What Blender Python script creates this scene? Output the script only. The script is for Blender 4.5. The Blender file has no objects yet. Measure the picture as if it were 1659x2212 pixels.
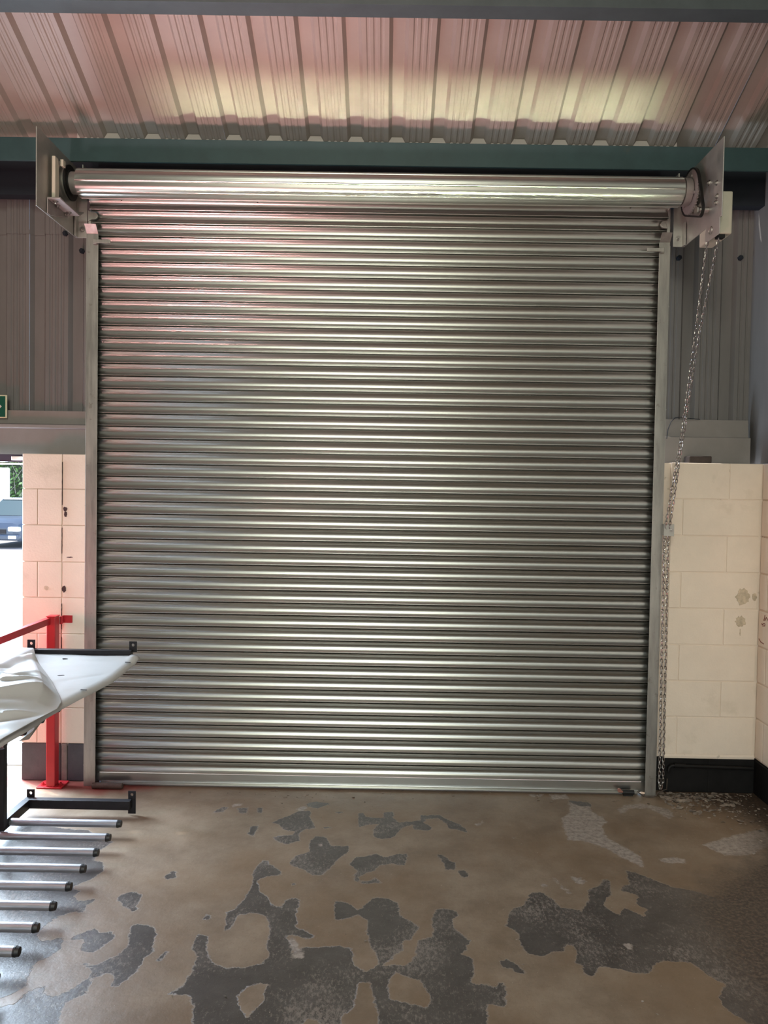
import bpy, math, random
import numpy as np
from mathutils import Vector, Matrix
random.seed(7)
rng = np.random.default_rng(7)
C = bpy.context.scene.collection
S = bpy.context.scene

# ---------------------------------------------------------------- camera
H = 1.845
p, r, y = math.radians(1.65), math.radians(.945), math.radians(-.232)
fw = Vector((math.sin(y) * math.cos(p), math.cos(y) * math.cos(p), -math.sin(p)))
rt = Vector((math.cos(y), -math.sin(y), 0)); up = rt.cross(fw)
R_ = math.cos(r) * rt + math.sin(r) * up; U_ = -math.sin(r) * rt + math.cos(r) * up
cam = bpy.data.cameras.new('camera'); cam_o = bpy.data.objects.new('camera', cam); C.objects.link(cam_o)
cam_o.matrix_world = Matrix(((R_.x, U_.x, -fw.x, 0), (R_.y, U_.y, -fw.y, 0), (R_.z, U_.z, -fw.z, H), (0, 0, 0, 1)))
cam.sensor_fit = 'HORIZONTAL'; cam.sensor_width = 36; cam.lens = 36 * 1650 / 1659; cam.clip_start = .05; cam.clip_end = 300
S.camera = cam_o

# ---------------------------------------------------------------- sky, sun, daylight through the openings, exposure
w = bpy.data.worlds.new('world'); S.world = w; w.use_nodes = True
nt = w.node_tree; bg = nt.nodes['Background']
sky = nt.nodes.new('ShaderNodeTexSky'); sky.sky_type = 'NISHITA'; sky.sun_disc = False
sky.sun_elevation = math.radians(48); sky.sun_rotation = math.radians(150)
nt.links.new(sky.outputs['Color'], bg.inputs['Color']); bg.inputs['Strength'].default_value = .35

def lamp(name, kind, loc, target, energy, color, **kw):
    l = bpy.data.lights.new(name, kind); o = bpy.data.objects.new(name, l); C.objects.link(o)
    l.energy = energy; l.color = color
    for k, v in kw.items(): setattr(l, k, v)
    o.location = loc
    o.rotation_euler = (Vector(target) - Vector(loc)).to_track_quat('-Z', 'Y').to_euler()
    return o
lamp('sun', 'SUN', (0, 20, 20), (3, 18, 12), 6.0, (1, .96, .9), angle=math.radians(.6))
# daylight of the big doorway behind the camera, and of a rooflight in the far roof slope
lamp('rear_doorway_daylight', 'AREA', (-.6, -5.2, 1.7), (-.5, 5, 1.9), 84, (.98, 1, .84), shape='RECTANGLE', size=2.4, size_y=2.4)
lamp('rooflight_daylight', 'AREA', (-.6, -3.5, 5.45), (-.6, -3.1, 4.53), 225, (.98, 1, .84), shape='RECTANGLE', size=2.5, size_y=3.0)
# daylight of the personnel doorway left of the pier
lamp('left_doorway_daylight', 'AREA', (-3.05, 4.9, 1.05), (-1.2, 2.6, .3), 340, (.68, .84, 1), shape='RECTANGLE', size=1.0, size_y=1.9)
# added pink fill, unseen and low at the left, tints the ceiling
lamp('pink_ceiling_fill', 'AREA', (-2.1, 1.7, .14), (-.5, 4.0, 4.3), 30, (1, .54, .54), shape='DISK', size=.5, spread=math.radians(66))
# added red fill out of view, reddens the left pier
lamp('red_pier_fill', 'AREA', (-3.3, 3.5, 1.1), (-2.0, 4.7, 1.1), 11, (1, .12, .15), shape='DISK', size=.4)
# added strip fill below the frame, brightens a band of roof by the eaves
lamp('eaves_band_fill', 'AREA', (.12, 2.45, .04), (.12, 4.52, 4.07), 3.6, (.90, 1, .70), shape='RECTANGLE', size=2.85, size_y=.06, spread=math.radians(7))

S.view_settings.view_transform = 'Standard'; S.view_settings.look = 'None'
S.view_settings.gamma = 1; S.view_settings.use_curve_mapping = False
S.view_settings.exposure = 0.0

# ---------------------------------------------------------------- mesh helpers
class MB:
    def __init__(s): s.v = []; s.f = []
    def add(s, vs, fs):
        n = len(s.v); s.v += [tuple(map(float, q)) for q in vs]; s.f += [tuple(i + n for i in f) for f in fs]; return s
    def box(s, a, b):
        (x0, y0, z0), (x1, y1, z1) = a, b
        return s.add([(x0, y0, z0), (x1, y0, z0), (x1, y1, z0), (x0, y1, z0), (x0, y0, z1), (x1, y0, z1), (x1, y1, z1), (x0, y1, z1)],
                     [(0, 3, 2, 1), (4, 5, 6, 7), (0, 1, 5, 4), (1, 2, 6, 5), (2, 3, 7, 6), (3, 0, 4, 7)])
    def prism(s, poly, axis, t0, t1):
        """closed polygon (a,b) extruded along axis: x -> (y,z), y -> (x,z), z -> (x,y)"""
        def P(q, t): return {'x': (t, q[0], q[1]), 'y': (q[0], t, q[1]), 'z': (q[0], q[1], t)}[axis]
        n = len(poly)
        return s.add([P(q, t0) for q in poly] + [P(q, t1) for q in poly],
                     [tuple(range(n - 1, -1, -1)), tuple(range(n, 2 * n))] + [(i, (i + 1) % n, n + (i + 1) % n, n + i) for i in range(n)])
    def strip(s, line, axis, t0, t1):
        def P(q, t): return {'x': (t, q[0], q[1]), 'y': (q[0], t, q[1]), 'z': (q[0], q[1], t)}[axis]
        n = len(line)
        return s.add([P(q, t0) for q in line] + [P(q, t1) for q in line], [(i, i + 1, n + i + 1, n + i) for i in range(n - 1)])
    def cyl(s, a, b, r0, r1=None, n=20, caps=True):
        a = Vector(a); b = Vector(b); r1 = r0 if r1 is None else r1
        d = (b - a).normalized(); u = d.orthogonal().normalized(); v = d.cross(u)
        ring = lambda c, rr: [c + rr * (math.cos(t) * u + math.sin(t) * v) for t in [2 * math.pi * i / n for i in range(n)]]
        fs = [(i, (i + 1) % n, n + (i + 1) % n, n + i) for i in range(n)]
        if caps: fs += [tuple(range(n - 1, -1, -1)), tuple(range(n, 2 * n))]
        return s.add(ring(a, r0) + ring(b, r1), fs)
    def tube(s, pts, rad, n=8, closed=False):
        P = [Vector(q) for q in pts]; m = len(P); vs = []; prev = None
        for i in range(m):
            d = (P[(i + 1) % m] - P[i - 1]) if closed else (P[min(i + 1, m - 1)] - P[max(i - 1, 0)])
            d.normalize()
            u = d.orthogonal().normalized() if prev is None else (prev - d * prev.dot(d)).normalized()
            prev = u; v = d.cross(u)
            vs += [P[i] + rad * (math.cos(2 * math.pi * k / n) * u + math.sin(2 * math.pi * k / n) * v) for k in range(n)]
        fs = []
        for i in range(m if closed else m - 1):
            j = (i + 1) % m
            fs += [(i * n + k, i * n + (k + 1) % n, j * n + (k + 1) % n, j * n + k) for k in range(n)]
        if not closed: fs += [tuple(range(n - 1, -1, -1)), tuple(range((m - 1) * n, m * n))]
        return s.add(vs, fs)
    def mesh(s, name, m, smooth=None):
        me = bpy.data.meshes.new(name); me.from_pydata(s.v, [], s.f)
        me.materials.append(m); me.update()
        if smooth:
            me.polygons.foreach_set('use_smooth', [True] * len(me.polygons)); me.set_sharp_from_angle(angle=math.radians(smooth))
        return me

def link(name, me, parent=None, bevel=0, **props):
    o = bpy.data.objects.new(name, me); C.objects.link(o)
    if parent: o.parent = parent
    if bevel:
        b = o.modifiers.new('bevel', 'BEVEL'); b.width = bevel; b.segments = 2; b.limit_method = 'ANGLE'; b.angle_limit = math.radians(40)
    for k, v in props.items(): o[k] = v
    return o
def ob(name, mb, m, parent=None, smooth=None, bevel=0, **props):
    if parent is not None and parent.location.length and not props.pop('local', False):
        L = wloc(parent); mb.v = [tuple(Vector(q) - L) for q in mb.v]
    return link(name, mb.mesh(name, m, smooth), parent, bevel, **props)
def wloc(o):
    L = Vector((0, 0, 0))
    while o: L += o.location; o = o.parent
    return L
def thing(name, label, cat, loc=(0, 0, 0), group=None):
    o = bpy.data.objects.new(name, None); C.objects.link(o); o.location = loc; o.empty_display_size = .05
    o['label'] = label; o['category'] = cat
    if group: o['group'] = group
    return o
def structure(name, label=None):
    o = bpy.data.objects.new(name, None); C.objects.link(o); o['kind'] = 'structure'
    if label: o['label'] = label
    return o
def copy(o, parent, loc):
    c = o.copy(); C.objects.link(c); c.parent = parent; c.location = loc; return c
def bolt_mb(c, d, r=.009, l=.008):
    c = Vector(c); d = Vector(d).normalized()
    return MB().cyl(c, c + d * .0025, r * 1.55, n=14).cyl(c + d * .0025, c + d * l, r, n=6).cyl(c + d * l, c + d * (l + .006), r * .5, n=8)

# ---------------------------------------------------------------- materials
def mat(name, col, rough=.5, metal=0., vary=.0, vscale=6., vstretch=(1, 1, 1), bump=0., bscale=60., rvary=0., dirt=None, spec=.5, coord='Object', fleck=None):
    m = bpy.data.materials.new(name); m.use_nodes = True; t = m.node_tree; N = t.nodes; L = t.links
    b = N['Principled BSDF']
    b.inputs['Roughness'].default_value = rough; b.inputs['Metallic'].default_value = metal
    b.inputs['Specular IOR Level'].default_value = spec
    b.inputs['Base Color'].default_value = (*col, 1)
    tc = N.new('ShaderNodeTexCoord'); mp = N.new('ShaderNodeMapping'); mp.inputs['Scale'].default_value = vstretch
    geo = N.new('ShaderNodeNewGeometry')
    L.new(geo.outputs['Position'] if coord == 'World' else tc.outputs['Object'], mp.inputs['Vector'])
    out = None
    if vary or rvary:
        n = N.new('ShaderNodeTexNoise'); n.inputs['Scale'].default_value = vscale; n.inputs['Detail'].default_value = 6; n.inputs['Roughness'].default_value = .65
        L.new(mp.outputs['Vector'], n.inputs['Vector'])
        if vary:
            mx = N.new('ShaderNodeMix'); mx.data_type = 'RGBA'
            mx.inputs['A'].default_value = (*[c * (1 - vary) for c in col], 1); mx.inputs['B'].default_value = (*[min(1, c * (1 + vary)) for c in col], 1)
            mr = N.new('ShaderNodeMapRange'); mr.inputs['From Min'].default_value = .3; mr.inputs['From Max'].default_value = .7
            L.new(n.outputs['Fac'], mr.inputs['Value']); L.new(mr.outputs['Result'], mx.inputs['Factor']); out = mx.outputs['Result']
        if rvary:
            mr = N.new('ShaderNodeMapRange'); mr.inputs['From Min'].default_value = .3; mr.inputs['From Max'].default_value = .7
            mr.inputs['To Min'].default_value = max(.02, rough - rvary); mr.inputs['To Max'].default_value = rough + rvary
            L.new(n.outputs['Fac'], mr.inputs['Value']); L.new(mr.outputs['Result'], b.inputs['Roughness'])
    for item in (dirt or []):           # (colour, noise scale, threshold, softness, strength)
        dc, ds, dt, dw, dk = item
        n = N.new('ShaderNodeTexNoise'); n.inputs['Scale'].default_value = ds; n.inputs['Detail'].default_value = 8; n.inputs['Roughness'].default_value = .6
        L.new(geo.outputs['Position'], n.inputs['Vector'])
        mr = N.new('ShaderNodeMapRange'); mr.inputs['From Min'].default_value = dt; mr.inputs['From Max'].default_value = dt + dw; mr.inputs['To Max'].default_value = dk
        L.new(n.outputs['Fac'], mr.inputs['Value'])
        mx = N.new('ShaderNodeMix'); mx.data_type = 'RGBA'; mx.inputs['B'].default_value = (*dc, 1)
        if out: L.new(out, mx.inputs['A'])
        else: mx.inputs['A'].default_value = (*col, 1)
        L.new(mr.outputs['Result'], mx.inputs['Factor']); out = mx.outputs['Result']
    if out: L.new(out, b.inputs['Base Color'])
    if bump:
        n2 = N.new('ShaderNodeTexNoise'); n2.inputs['Scale'].default_value = bscale; n2.inputs['Detail'].default_value = 5
        L.new(geo.outputs['Position'], n2.inputs['Vector'])
        bp = N.new('ShaderNodeBump'); bp.inputs['Strength'].default_value = bump; bp.inputs['Distance'].default_value = .004
        L.new(n2.outputs['Fac'], bp.inputs['Height']); L.new(bp.outputs['Normal'], b.inputs['Normal'])
    return m

M = {}
M['lath'] = mat('galvanised_lath', (.49, .493, .47), .29, 1, .03, 5, (.35, 40, 40), rvary=.014, coord='World')
M['galv'] = mat('galvanised_plate', (.50, .49, .46), .48, .85, .14, 9, rvary=.08, coord='World')
M['guide'] = mat('galvanised_guide', (.40, .385, .36), .42, .85, .18, 6, (6, 6, .8), rvary=.08, coord='World', dirt=[((.16, .13, .09), 22, .62, .1, .5)])
M['zinc'] = mat('bright_zinc', (.46, .435, .42), .28, 1)
M['steel_end'] = mat('dull_steel', (.33, .30, .29), .5, .5, .1, 12)
M['black_steel'] = mat('black_painted_steel', (.013, .012, .015), .45, 0, .25, 30, bump=.05, spec=.3)
M['oily'] = mat('oily_black_chain', (.012, .012, .012), .5, .4)
M['teal'] = mat('teal_beam_paint', (.036, .080, .086), .5, 0, .14, 7, dirt=[((.10, .08, .05), 5, .66, .1, .4)])
M['purlin'] = mat('purlin_paint', (.07, .095, .10), .5, 0, .12, 7)
M['dark'] = mat('dark_steel_and_void_shade', (.009, .014, .024), .7)  # serves real dark fittings and the painted shade of the void and gap
M['roof'] = mat('roof_sheet_paint', (.345, .31, .27), .5, 0, .06, 4, dirt=[((.2, .16, .12), 40, .74, .04, .5)])
M['clad'] = mat('cladding_paint', (.185, .172, .168), .42, 0, .10, 3, (3, 3, .6), dirt=[((.06, .05, .04), 30, .74, .04, .5)])
M['rail'] = mat('rail_paint', (.26, .235, .22), .55, 0, .08, 6, dirt=[((.07, .05, .04), 34, .73, .04, .7)])
M['block'] = mat('cream_block_paint', (.84, .715, .60), .62, 0, .05, 5, bump=.28, bscale=90, dirt=[((.50, .42, .30), 3.3, .62, .16, .5), ((.35, .27, .19), 55, .76, .03, .6)])
M['mortar'] = mat('cream_mortar_paint', (.81, .69, .58), .65, 0, .05, 8, bump=.3, bscale=70, dirt=[((.3, .24, .17), 14, .62, .08, .6)])
M['blackblock'] = mat('black_base_paint', (.011, .010, .010), .5, 0, .3, 8, bump=.4, bscale=50, spec=.2, dirt=[((.16, .15, .14), 60, .76, .02, .7)])
M['litbase'] = mat('lit_black_base_paint', (.075, .068, .08), .5, 0, .2, 8, bump=.4, bscale=60, dirt=[((.3, .28, .27), 60, .76, .02, .7)])  # black base paint made lighter: light on the pier foot put into the colour
M['bare'] = mat('bare_block', (.22, .19, .17), .8, 0, .2, 20, bump=.5)
M['chip'] = mat('dark_hole', (.055, .026, .026), .8)
M['stain'] = mat('brown_stain', (.56, .46, .34), .7, 0, .3, 30)
M['red'] = mat('red_paint', (.50, .022, .03), .4, 0, .08, 8, dirt=[((.35, .2, .18), 40, .74, .03, .6)])
M['tube'] = mat('steel_tube', (.40, .40, .42), .42, .7, .12, 7, (1, 8, 8), rvary=.06)
M['rubber'] = mat('black_plastic', (.012, .012, .013), .45)
M['pvc'] = mat('white_plastic_sheet', (.62, .62, .62), .38, 0, .03, 10, bump=.12, bscale=9)
M['slot'] = mat('dark_slot', (.03, .03, .035), .5)
M['cream'] = mat('cream_housing', (.58, .55, .45), .5, 0, .05, 12)
M['white'] = mat('white_plastic', (.72, .66, .62), .5)
M['green'] = mat('sign_green', (.006, .09, .055), .4)
M['signframe'] = mat('sign_frame', (.72, .70, .50), .5)
M['rust'] = mat('rusty_steel', (.10, .075, .06), .7, .3, .3, 40, bump=.4)
M['brown'] = mat('dark_brown_wood', (.035, .024, .02), .7, 0, .3, 20)
M['copper'] = mat('reddish_key', (.42, .2, .16), .4, .6)
M['frame'] = mat('dark_door_frame', (.05, .035, .055), .45)
M['tarmac'] = mat('yard_concrete', (.55, .53, .51), .85, 0, .12, 1.2, bump=.3, bscale=12)
M['leafdark'] = mat('hedge_depth', (.11, .14, .10), .9)
M['leaf'] = mat('leaf', (.22, .40, .15), .6, 0, .5, 3)
M['twig'] = mat('twig', (.40, .38, .36), .8)
M['vanwhite'] = mat('van_white', (.80, .80, .80), .3)
M['carpaint'] = mat('silver_blue_car_paint', (.14, .18, .24), .25, .4)
M['glass'] = mat('car_glass', (.10, .15, .16), .08, 0, spec=.8)
M['lens'] = mat('headlamp_lens', (.75, .78, .82), .12, .2)
M['flake'] = mat('paint_flake', (.23, .19, .155), .8, 0, .75, 22)
PEELED = [[(-0.603,4.167),(-0.561,4.22),(-0.517,4.266),(-0.472,4.319),(-0.41,4.331),(-0.408,4.256),(-0.362,4.102),(-0.421,4.085),(-0.447,4.044),(-0.43,3.953),(-0.494,3.905),(-0.553,3.948),(-0.571,3.994),(-0.473,4.016),(-0.466,4.057),(-0.53,4.081),(-0.561,4.135)],
[(-0.445,4.423),(-0.396,4.454),(-0.328,4.438),(-0.302,4.43),(-0.35,4.386),(-0.374,4.363),(-0.428,4.383)],
[(-0.713,4.025),(-0.709,4.106),(-0.676,4.124),(-0.674,4.075),(-0.685,4.016),(-0.668,3.974),(-0.698,4.007)],
[(-0.96,4.268),(-0.928,4.355),(-0.888,4.35),(-0.902,4.295)],
[(-0.835,4.343),(-0.773,4.355),(-0.77,4.27),(-0.811,4.283)],
[(-0.72,4.348),(-0.69,4.359),(-0.683,4.28),(-0.704,4.288)],
[(-0.133,4.298),(-0.108,4.314),(-0.094,4.255),(0.013,4.245),(0.007,4.319),(0.064,4.336),(0.064,4.247),(0.094,4.19),(0.188,4.217),(0.213,4.21),(0.223,4.289),(0.325,4.302),(0.365,4.245),(0.434,4.176),(0.473,4.081),(0.427,4.107),(0.368,4.132),(0.36,4.187),(0.316,4.257),(0.239,4.24),(0.231,4.196),(0.283,4.128),(0.245,4.099),(0.178,4.11),(0.168,4.165),(0.112,4.135),(0.062,4.012),(0.003,3.983),(-0.045,4.021),(-0.041,4.101),(-0.017,4.172),(-0.084,4.155),(-0.126,4.125)],
[(-0.447,3.713),(-0.433,3.782),(-0.365,3.832),(-0.376,3.943),(-0.348,4.008),(-0.299,3.997),(-0.263,3.904),(-0.17,3.901),(-0.167,3.852),(-0.223,3.744),(-0.255,3.653),(-0.283,3.599),(-0.325,3.597),(-0.374,3.649),(-0.432,3.68)],
[(-0.155,3.712),(-0.13,3.775),(-0.075,3.796),(-0.03,3.821),(0.027,3.788),(0.072,3.82),(0.134,3.832),(0.114,3.707),(0.049,3.72),(-0.006,3.707),(-0.033,3.651),(-0.07,3.628),(-0.106,3.594),(-0.105,3.553),(-0.057,3.544),(-0.026,3.587),(0.001,3.536),(-0.088,3.529),(-0.121,3.552),(-0.128,3.604),(-0.114,3.648)],
[(0.282,3.833),(0.33,3.8),(0.349,3.754),(0.37,3.744),(0.359,3.676),(0.315,3.675),(0.314,3.73)],
[(0.374,3.666),(0.403,3.678),(0.422,3.624),(0.406,3.603),(0.38,3.617)],
[(-0.614,3.629),(-0.587,3.73),(-0.565,3.731),(-0.542,3.687),(-0.478,3.623),(-0.479,3.591),(-0.546,3.578),(-0.582,3.536),(-0.55,3.437),(-0.505,3.381),(-0.477,3.327),(-0.434,3.301),(-0.424,3.375),(-0.386,3.389),(-0.364,3.377),(-0.362,3.313),(-0.37,3.259),(-0.352,3.191),(-0.368,3.166),(-0.318,3.135),(-0.278,3.112),(-0.271,3.089),(-0.307,3.08),(-0.361,3.11),(-0.391,3.093),(-0.35,3.017),(-0.354,2.98),(-0.305,3.019),(-0.251,3.021),(-0.162,3.035),(-0.116,3.017),(-0.105,2.966),(-0.102,2.91),(-0.058,2.877),(-0.016,2.892),(0.001,2.927),(-0.012,2.969),(-0.036,3.035),(-0.052,3.152),(-0.049,3.218),(-0.094,3.269),(-0.155,3.232),(-0.192,3.214),(-0.208,3.373),(-0.173,3.37),(-0.132,3.339),(-0.096,3.304),(-0.072,3.332),(-0.034,3.407),(0.027,3.4),(0.077,3.364),(0.081,3.274),(0.104,3.241),(0.146,3.208),(0.16,3.183),(0.149,3.142),(0.128,3.094),(0.091,3.077),(0.09,3.016),(0.054,2.971),(0.01,2.913),(0.106,2.916),(0.142,2.974),(0.155,3.079),(0.221,3.113),(0.229,3.161),(0.218,3.21),(0.237,3.297),(0.264,3.33),(0.322,3.314),(0.333,3.274),(0.31,3.23),(0.31,3.172),(0.343,3.124),(0.366,3.086),(0.346,3.024),(0.322,3.001),(0.371,2.967),(0.36,2.869),(0.339,2.828),(0.354,2.809),(0.404,2.811),(0.434,2.786),(0.456,2.825),(0.474,2.806),(0.452,2.689),(0.39,2.705),(0.371,2.557),(0.005,2.547),(-0.004,2.658),(-0.022,2.754),(-0.04,2.817),(-0.077,2.81),(-0.084,2.765),(-0.091,2.667),(-0.136,2.62),(-0.12,2.543),(-0.629,2.529),(-0.655,2.663),(-0.695,2.722),(-0.767,2.72),(-0.724,2.771),(-0.711,2.85),(-0.718,2.947),(-0.751,3.005),(-0.751,3.097),(-0.706,3.083),(-0.69,2.977),(-0.648,2.907),(-0.59,2.878),(-0.522,2.883),(-0.458,2.913),(-0.432,2.971),(-0.459,3.029),(-0.453,3.107),(-0.477,3.204),(-0.505,3.255),(-0.564,3.261),(-0.618,3.242),(-0.627,3.141),(-0.646,3.124),(-0.667,3.267),(-0.637,3.285),(-0.607,3.387),(-0.595,3.494)],
[(-1.027,3.55),(-1.001,3.608),(-0.979,3.605),(-0.97,3.552),(-1,3.531)],
[(-0.756,3.212),(-0.745,3.247),(-0.729,3.23),(-0.733,3.196)],
[(-0.866,2.914),(-0.851,2.979),(-0.838,2.972),(-0.851,2.922)],
[(-0.274,4.316),(-0.223,4.315),(-0.241,4.293)],
[(-0.328,4.122),(-0.278,4.113),(-0.313,4.095)],
[(-0.422,3.517),(-0.401,3.516),(-0.409,3.501)],
[(0.536,3.202),(0.574,3.317),(0.641,3.371),(0.693,3.475),(0.745,3.482),(0.782,3.415),(0.801,3.354),(0.855,3.341),(0.884,3.327),(0.95,3.421),(0.962,3.501),(1.028,3.553),(1.071,3.614),(1.09,3.589),(1.056,3.472),(1,3.391),(1.016,3.332),(1.046,3.296),(1.091,3.364),(1.118,3.321),(1.157,3.293),(1.185,3.352),(1.15,3.397),(1.188,3.46),(1.156,3.491),(1.118,3.506),(1.13,3.548),(1.177,3.558),(1.203,3.698),(1.255,3.664),(1.321,3.597),(1.373,3.548),(1.456,3.518),(1.551,3.441),(1.807,3.45),(1.368,2.585),(1.291,2.637),(1.249,2.703),(1.249,2.763),(1.309,2.837),(1.271,2.88),(1.23,2.97),(1.146,2.979),(1.09,2.966),(1.063,2.93),(1.03,2.895),(0.962,2.904),(0.912,2.925),(0.857,2.935),(0.817,2.866),(0.788,2.888),(0.792,2.933),(0.769,2.956),(0.794,3.028),(0.79,3.072),(0.754,3.077),(0.738,3.027),(0.705,3.026),(0.646,2.993),(0.591,3.01),(0.577,3.059),(0.578,3.149)],
[(0.471,2.947),(0.503,2.969),(0.534,2.937),(0.561,2.886),(0.545,2.875),(0.508,2.907),(0.478,2.918)],
[(1.114,4.543),(1.238,4.511),(1.233,4.45),(1.169,4.455),(1.13,4.471)],
[(-1.179,3.363),(-1.166,3.392),(-1.143,3.412),(-1.114,3.418),(-1.076,3.386),(-1.071,3.339),(-1.076,3.303),(-1.061,3.285),(-1.07,3.241),(-1.092,3.276),(-1.13,3.301)],
[(-1.186,2.967),(-1.201,3.049),(-1.265,3.039),(-1.246,3.071),(-1.207,3.112),(-1.188,3.12),(-1.153,3.09),(-1.118,3.107),(-1.088,3.076),(-1.091,3.045),(-1.116,2.991),(-1.135,2.961)],
[(-1.04,3.15),(-1.021,3.162),(-0.974,3.152),(-0.939,3.141),(-0.918,3.066),(-0.916,3.02),(-0.898,2.976),(-0.923,2.918),(-0.922,2.849),(-0.952,2.789),(-0.962,2.757),(-0.988,2.762),(-0.992,2.807),(-1.016,2.84),(-1.065,2.812),(-1.087,2.804),(-1.099,2.857),(-1.162,2.896),(-1.099,2.878),(-1.061,2.914),(-1.024,2.958),(-1.009,3.017),(-1.035,3.093)],
[(-2.299,4.167),(-2.036,4.135),(-1.891,4.085),(-1.69,4.039),(-1.579,4.03),(-1.393,3.895),(-1.434,3.79),(-1.412,3.704),(-1.364,3.678),(-1.325,3.603),(-1.355,3.529),(-1.409,3.456),(-1.404,3.432),(-1.368,3.418),(-1.375,3.361),(-1.342,3.33),(-1.271,3.351),(-1.294,3.295),(-1.272,3.239),(-1.337,3.245),(-1.389,3.188),(-1.405,3.129),(-1.404,3.066),(-1.375,3.032),(-1.327,3.037),(-1.297,3.061),(-1.282,3.031),(-1.271,2.979),(-1.288,2.928),(-1.322,2.899),(-1.321,2.83),(-1.3,2.759),(-1.317,2.718),(-1.358,2.681),(-1.456,2.64)],
[(-1.434,2.6),(-1.336,2.637),(-1.287,2.656),(-1.287,2.698),(-1.264,2.735),(-1.223,2.762),(-1.223,2.718),(-1.173,2.695),(-1.145,2.714),(-1.127,2.739),(-1.087,2.804),(-1.067,2.773),(-1.069,2.716),(-1.115,2.673),(-1.115,2.626),(-1.101,2.576),(-1.078,2.512),(-1.381,2.503)]]
KEPT = [[(-0.515,2.715),(-0.493,2.772),(-0.439,2.795),(-0.412,2.787),(-0.42,2.73),(-0.41,2.694),(-0.432,2.658),(-0.449,2.622),(-0.462,2.605),(-0.489,2.644)],
[(0.032,2.793),(0.044,2.846),(0.066,2.88),(0.104,2.848),(0.154,2.83),(0.169,2.797),(0.189,2.711),(0.171,2.675),(0.1,2.696),(0.036,2.719)],
[(-0.268,2.539),(-0.26,2.605),(-0.213,2.606),(-0.184,2.542)],
[(0.803,3.004),(0.835,2.987),(0.838,2.97),(0.815,2.993)]]
PALE = [[(1.018,4.289),(1.086,4.379),(1.11,4.524),(1.171,4.46),(1.225,4.462),(1.215,4.385),(1.259,4.312),(1.27,4.24),(1.228,4.203),(1.209,4.1),(1.22,4.034),(1.273,3.952),(1.315,3.873),(1.322,3.796),(1.299,3.729),(1.27,3.765),(1.217,3.83),(1.183,3.908),(1.123,3.967),(1.066,4.007),(0.99,4.015),(0.998,4.113),(0.998,4.182)],
[(1.378,4.43),(1.438,4.485),(1.536,4.516),(1.622,4.48),(1.691,4.431),(1.674,4.329),(1.633,4.303),(1.6,4.388),(1.558,4.451),(1.444,4.433),(1.387,4.354),(1.37,4.366)],
[(1.022,4.63),(1.125,4.635),(1.131,4.566),(1.016,4.547)],
[(0.886,4.624),(0.988,4.629),(0.968,4.586),(0.901,4.583)],
[(0.515,4.185),(0.569,4.246),(0.57,4.21),(0.528,4.162)],
[(1.692,3.99),(1.849,4.081),(2.128,4.205),(2.099,4.027),(1.89,3.876),(1.756,3.87)],
[(1.393,3.827),(1.495,3.85),(1.545,3.823),(1.521,3.775),(1.422,3.781)],
[(0.898,3.625),(0.959,3.622),(0.976,3.584),(0.947,3.541),(0.914,3.582)],
[(0.743,3.559),(0.77,3.563),(0.786,3.536),(0.752,3.518)],
[(0.813,3.622),(0.833,3.614),(0.877,3.481),(0.861,3.468),(0.836,3.546)],
[(-0.901,4.381),(-0.836,4.415),(-0.807,4.398),(-0.864,4.358)],
[(-0.481,4.39),(-0.428,4.383),(-0.447,4.32),(-0.496,4.306)],
[(-0.333,3.919),(-0.312,3.938),(-0.3,3.908),(-0.319,3.887)],
[(-0.388,3.101),(-0.359,3.091),(-0.297,2.989),(-0.298,2.953),(-0.349,2.944),(-0.346,2.988)],
[(0.996,3.085),(1.037,3.092),(1.026,3.036),(1.003,3.035)],
[(0.692,4.046),(0.72,4.036),(0.701,4.014)]]
# ---------------------------------------------------------------- floor: brown paint peeled off dark concrete
def sdf(P, poly):
    A = np.array(poly); B = np.roll(A, -1, 0); d = np.full(len(P), 9.); ins = np.zeros(len(P), bool)
    for a, b in zip(A, B):
        e = b - a; q = P - a; t = np.clip((q @ e) / (e @ e + 1e-12), 0, 1)
        d = np.minimum(d, np.hypot(*(q - t[:, None] * e).T))
        c = (a[1] > P[:, 1]) != (b[1] > P[:, 1])
        ins ^= c & (P[:, 0] < (b[0] - a[0]) * (P[:, 1] - a[1]) / (b[1] - a[1] + 1e-12) + a[0])
    return np.where(ins, d, -d)
gx = np.arange(-3.0, 2.601, .0125); gy = np.arange(2.4, 4.761, .0125)
X, Y = np.meshgrid(gx, gy); G = np.stack([X.ravel(), Y.ravel()], 1)
def field(polys):
    f = np.full(len(G), -.3)
    for q in polys:
        q = np.array(q); lo = q.min(0) - .16; hi = q.max(0) + .16
        k = np.where((G >= lo).all(1) & (G <= hi).all(1))[0]
        if len(k): f[k] = np.maximum(f[k], sdf(G[k], q))
    return f
peel = field(PEELED); peel = np.minimum(peel, -field(KEPT)); pale = field(PALE)
redst = field([[(-2.5, 4.70), (-2.3, 4.62), (-1.95, 4.53), (-1.72, 4.5), (-1.45, 4.56), (-1.3, 4.66), (-1.4, 4.74), (-2.4, 4.78)]])
dirt = np.minimum(field([[(1.721, 4.659), (1.884, 4.568), (2.063, 4.41), (2.08, 4.141), (1.948, 3.896), (1.76, 3.744), (1.585, 3.603), (1.405, 3.375), (1.383, 3.127), (1.382, 2.914), (1.369, 2.702), (1.362, 2.626), (1.45, 2.38), (2.7, 2.38), (2.7, 4.75), (1.7, 4.75)]]), .3)
nx, ny = len(gx), len(gy)
idx = np.arange(nx * ny).reshape(ny, nx)
quads = np.stack([idx[:-1, :-1], idx[:-1, 1:], idx[1:, 1:], idx[1:, :-1]], -1).reshape(-1, 4)
fl_v = [(a, b, 0.) for a, b in G]; n0 = len(fl_v)
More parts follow.
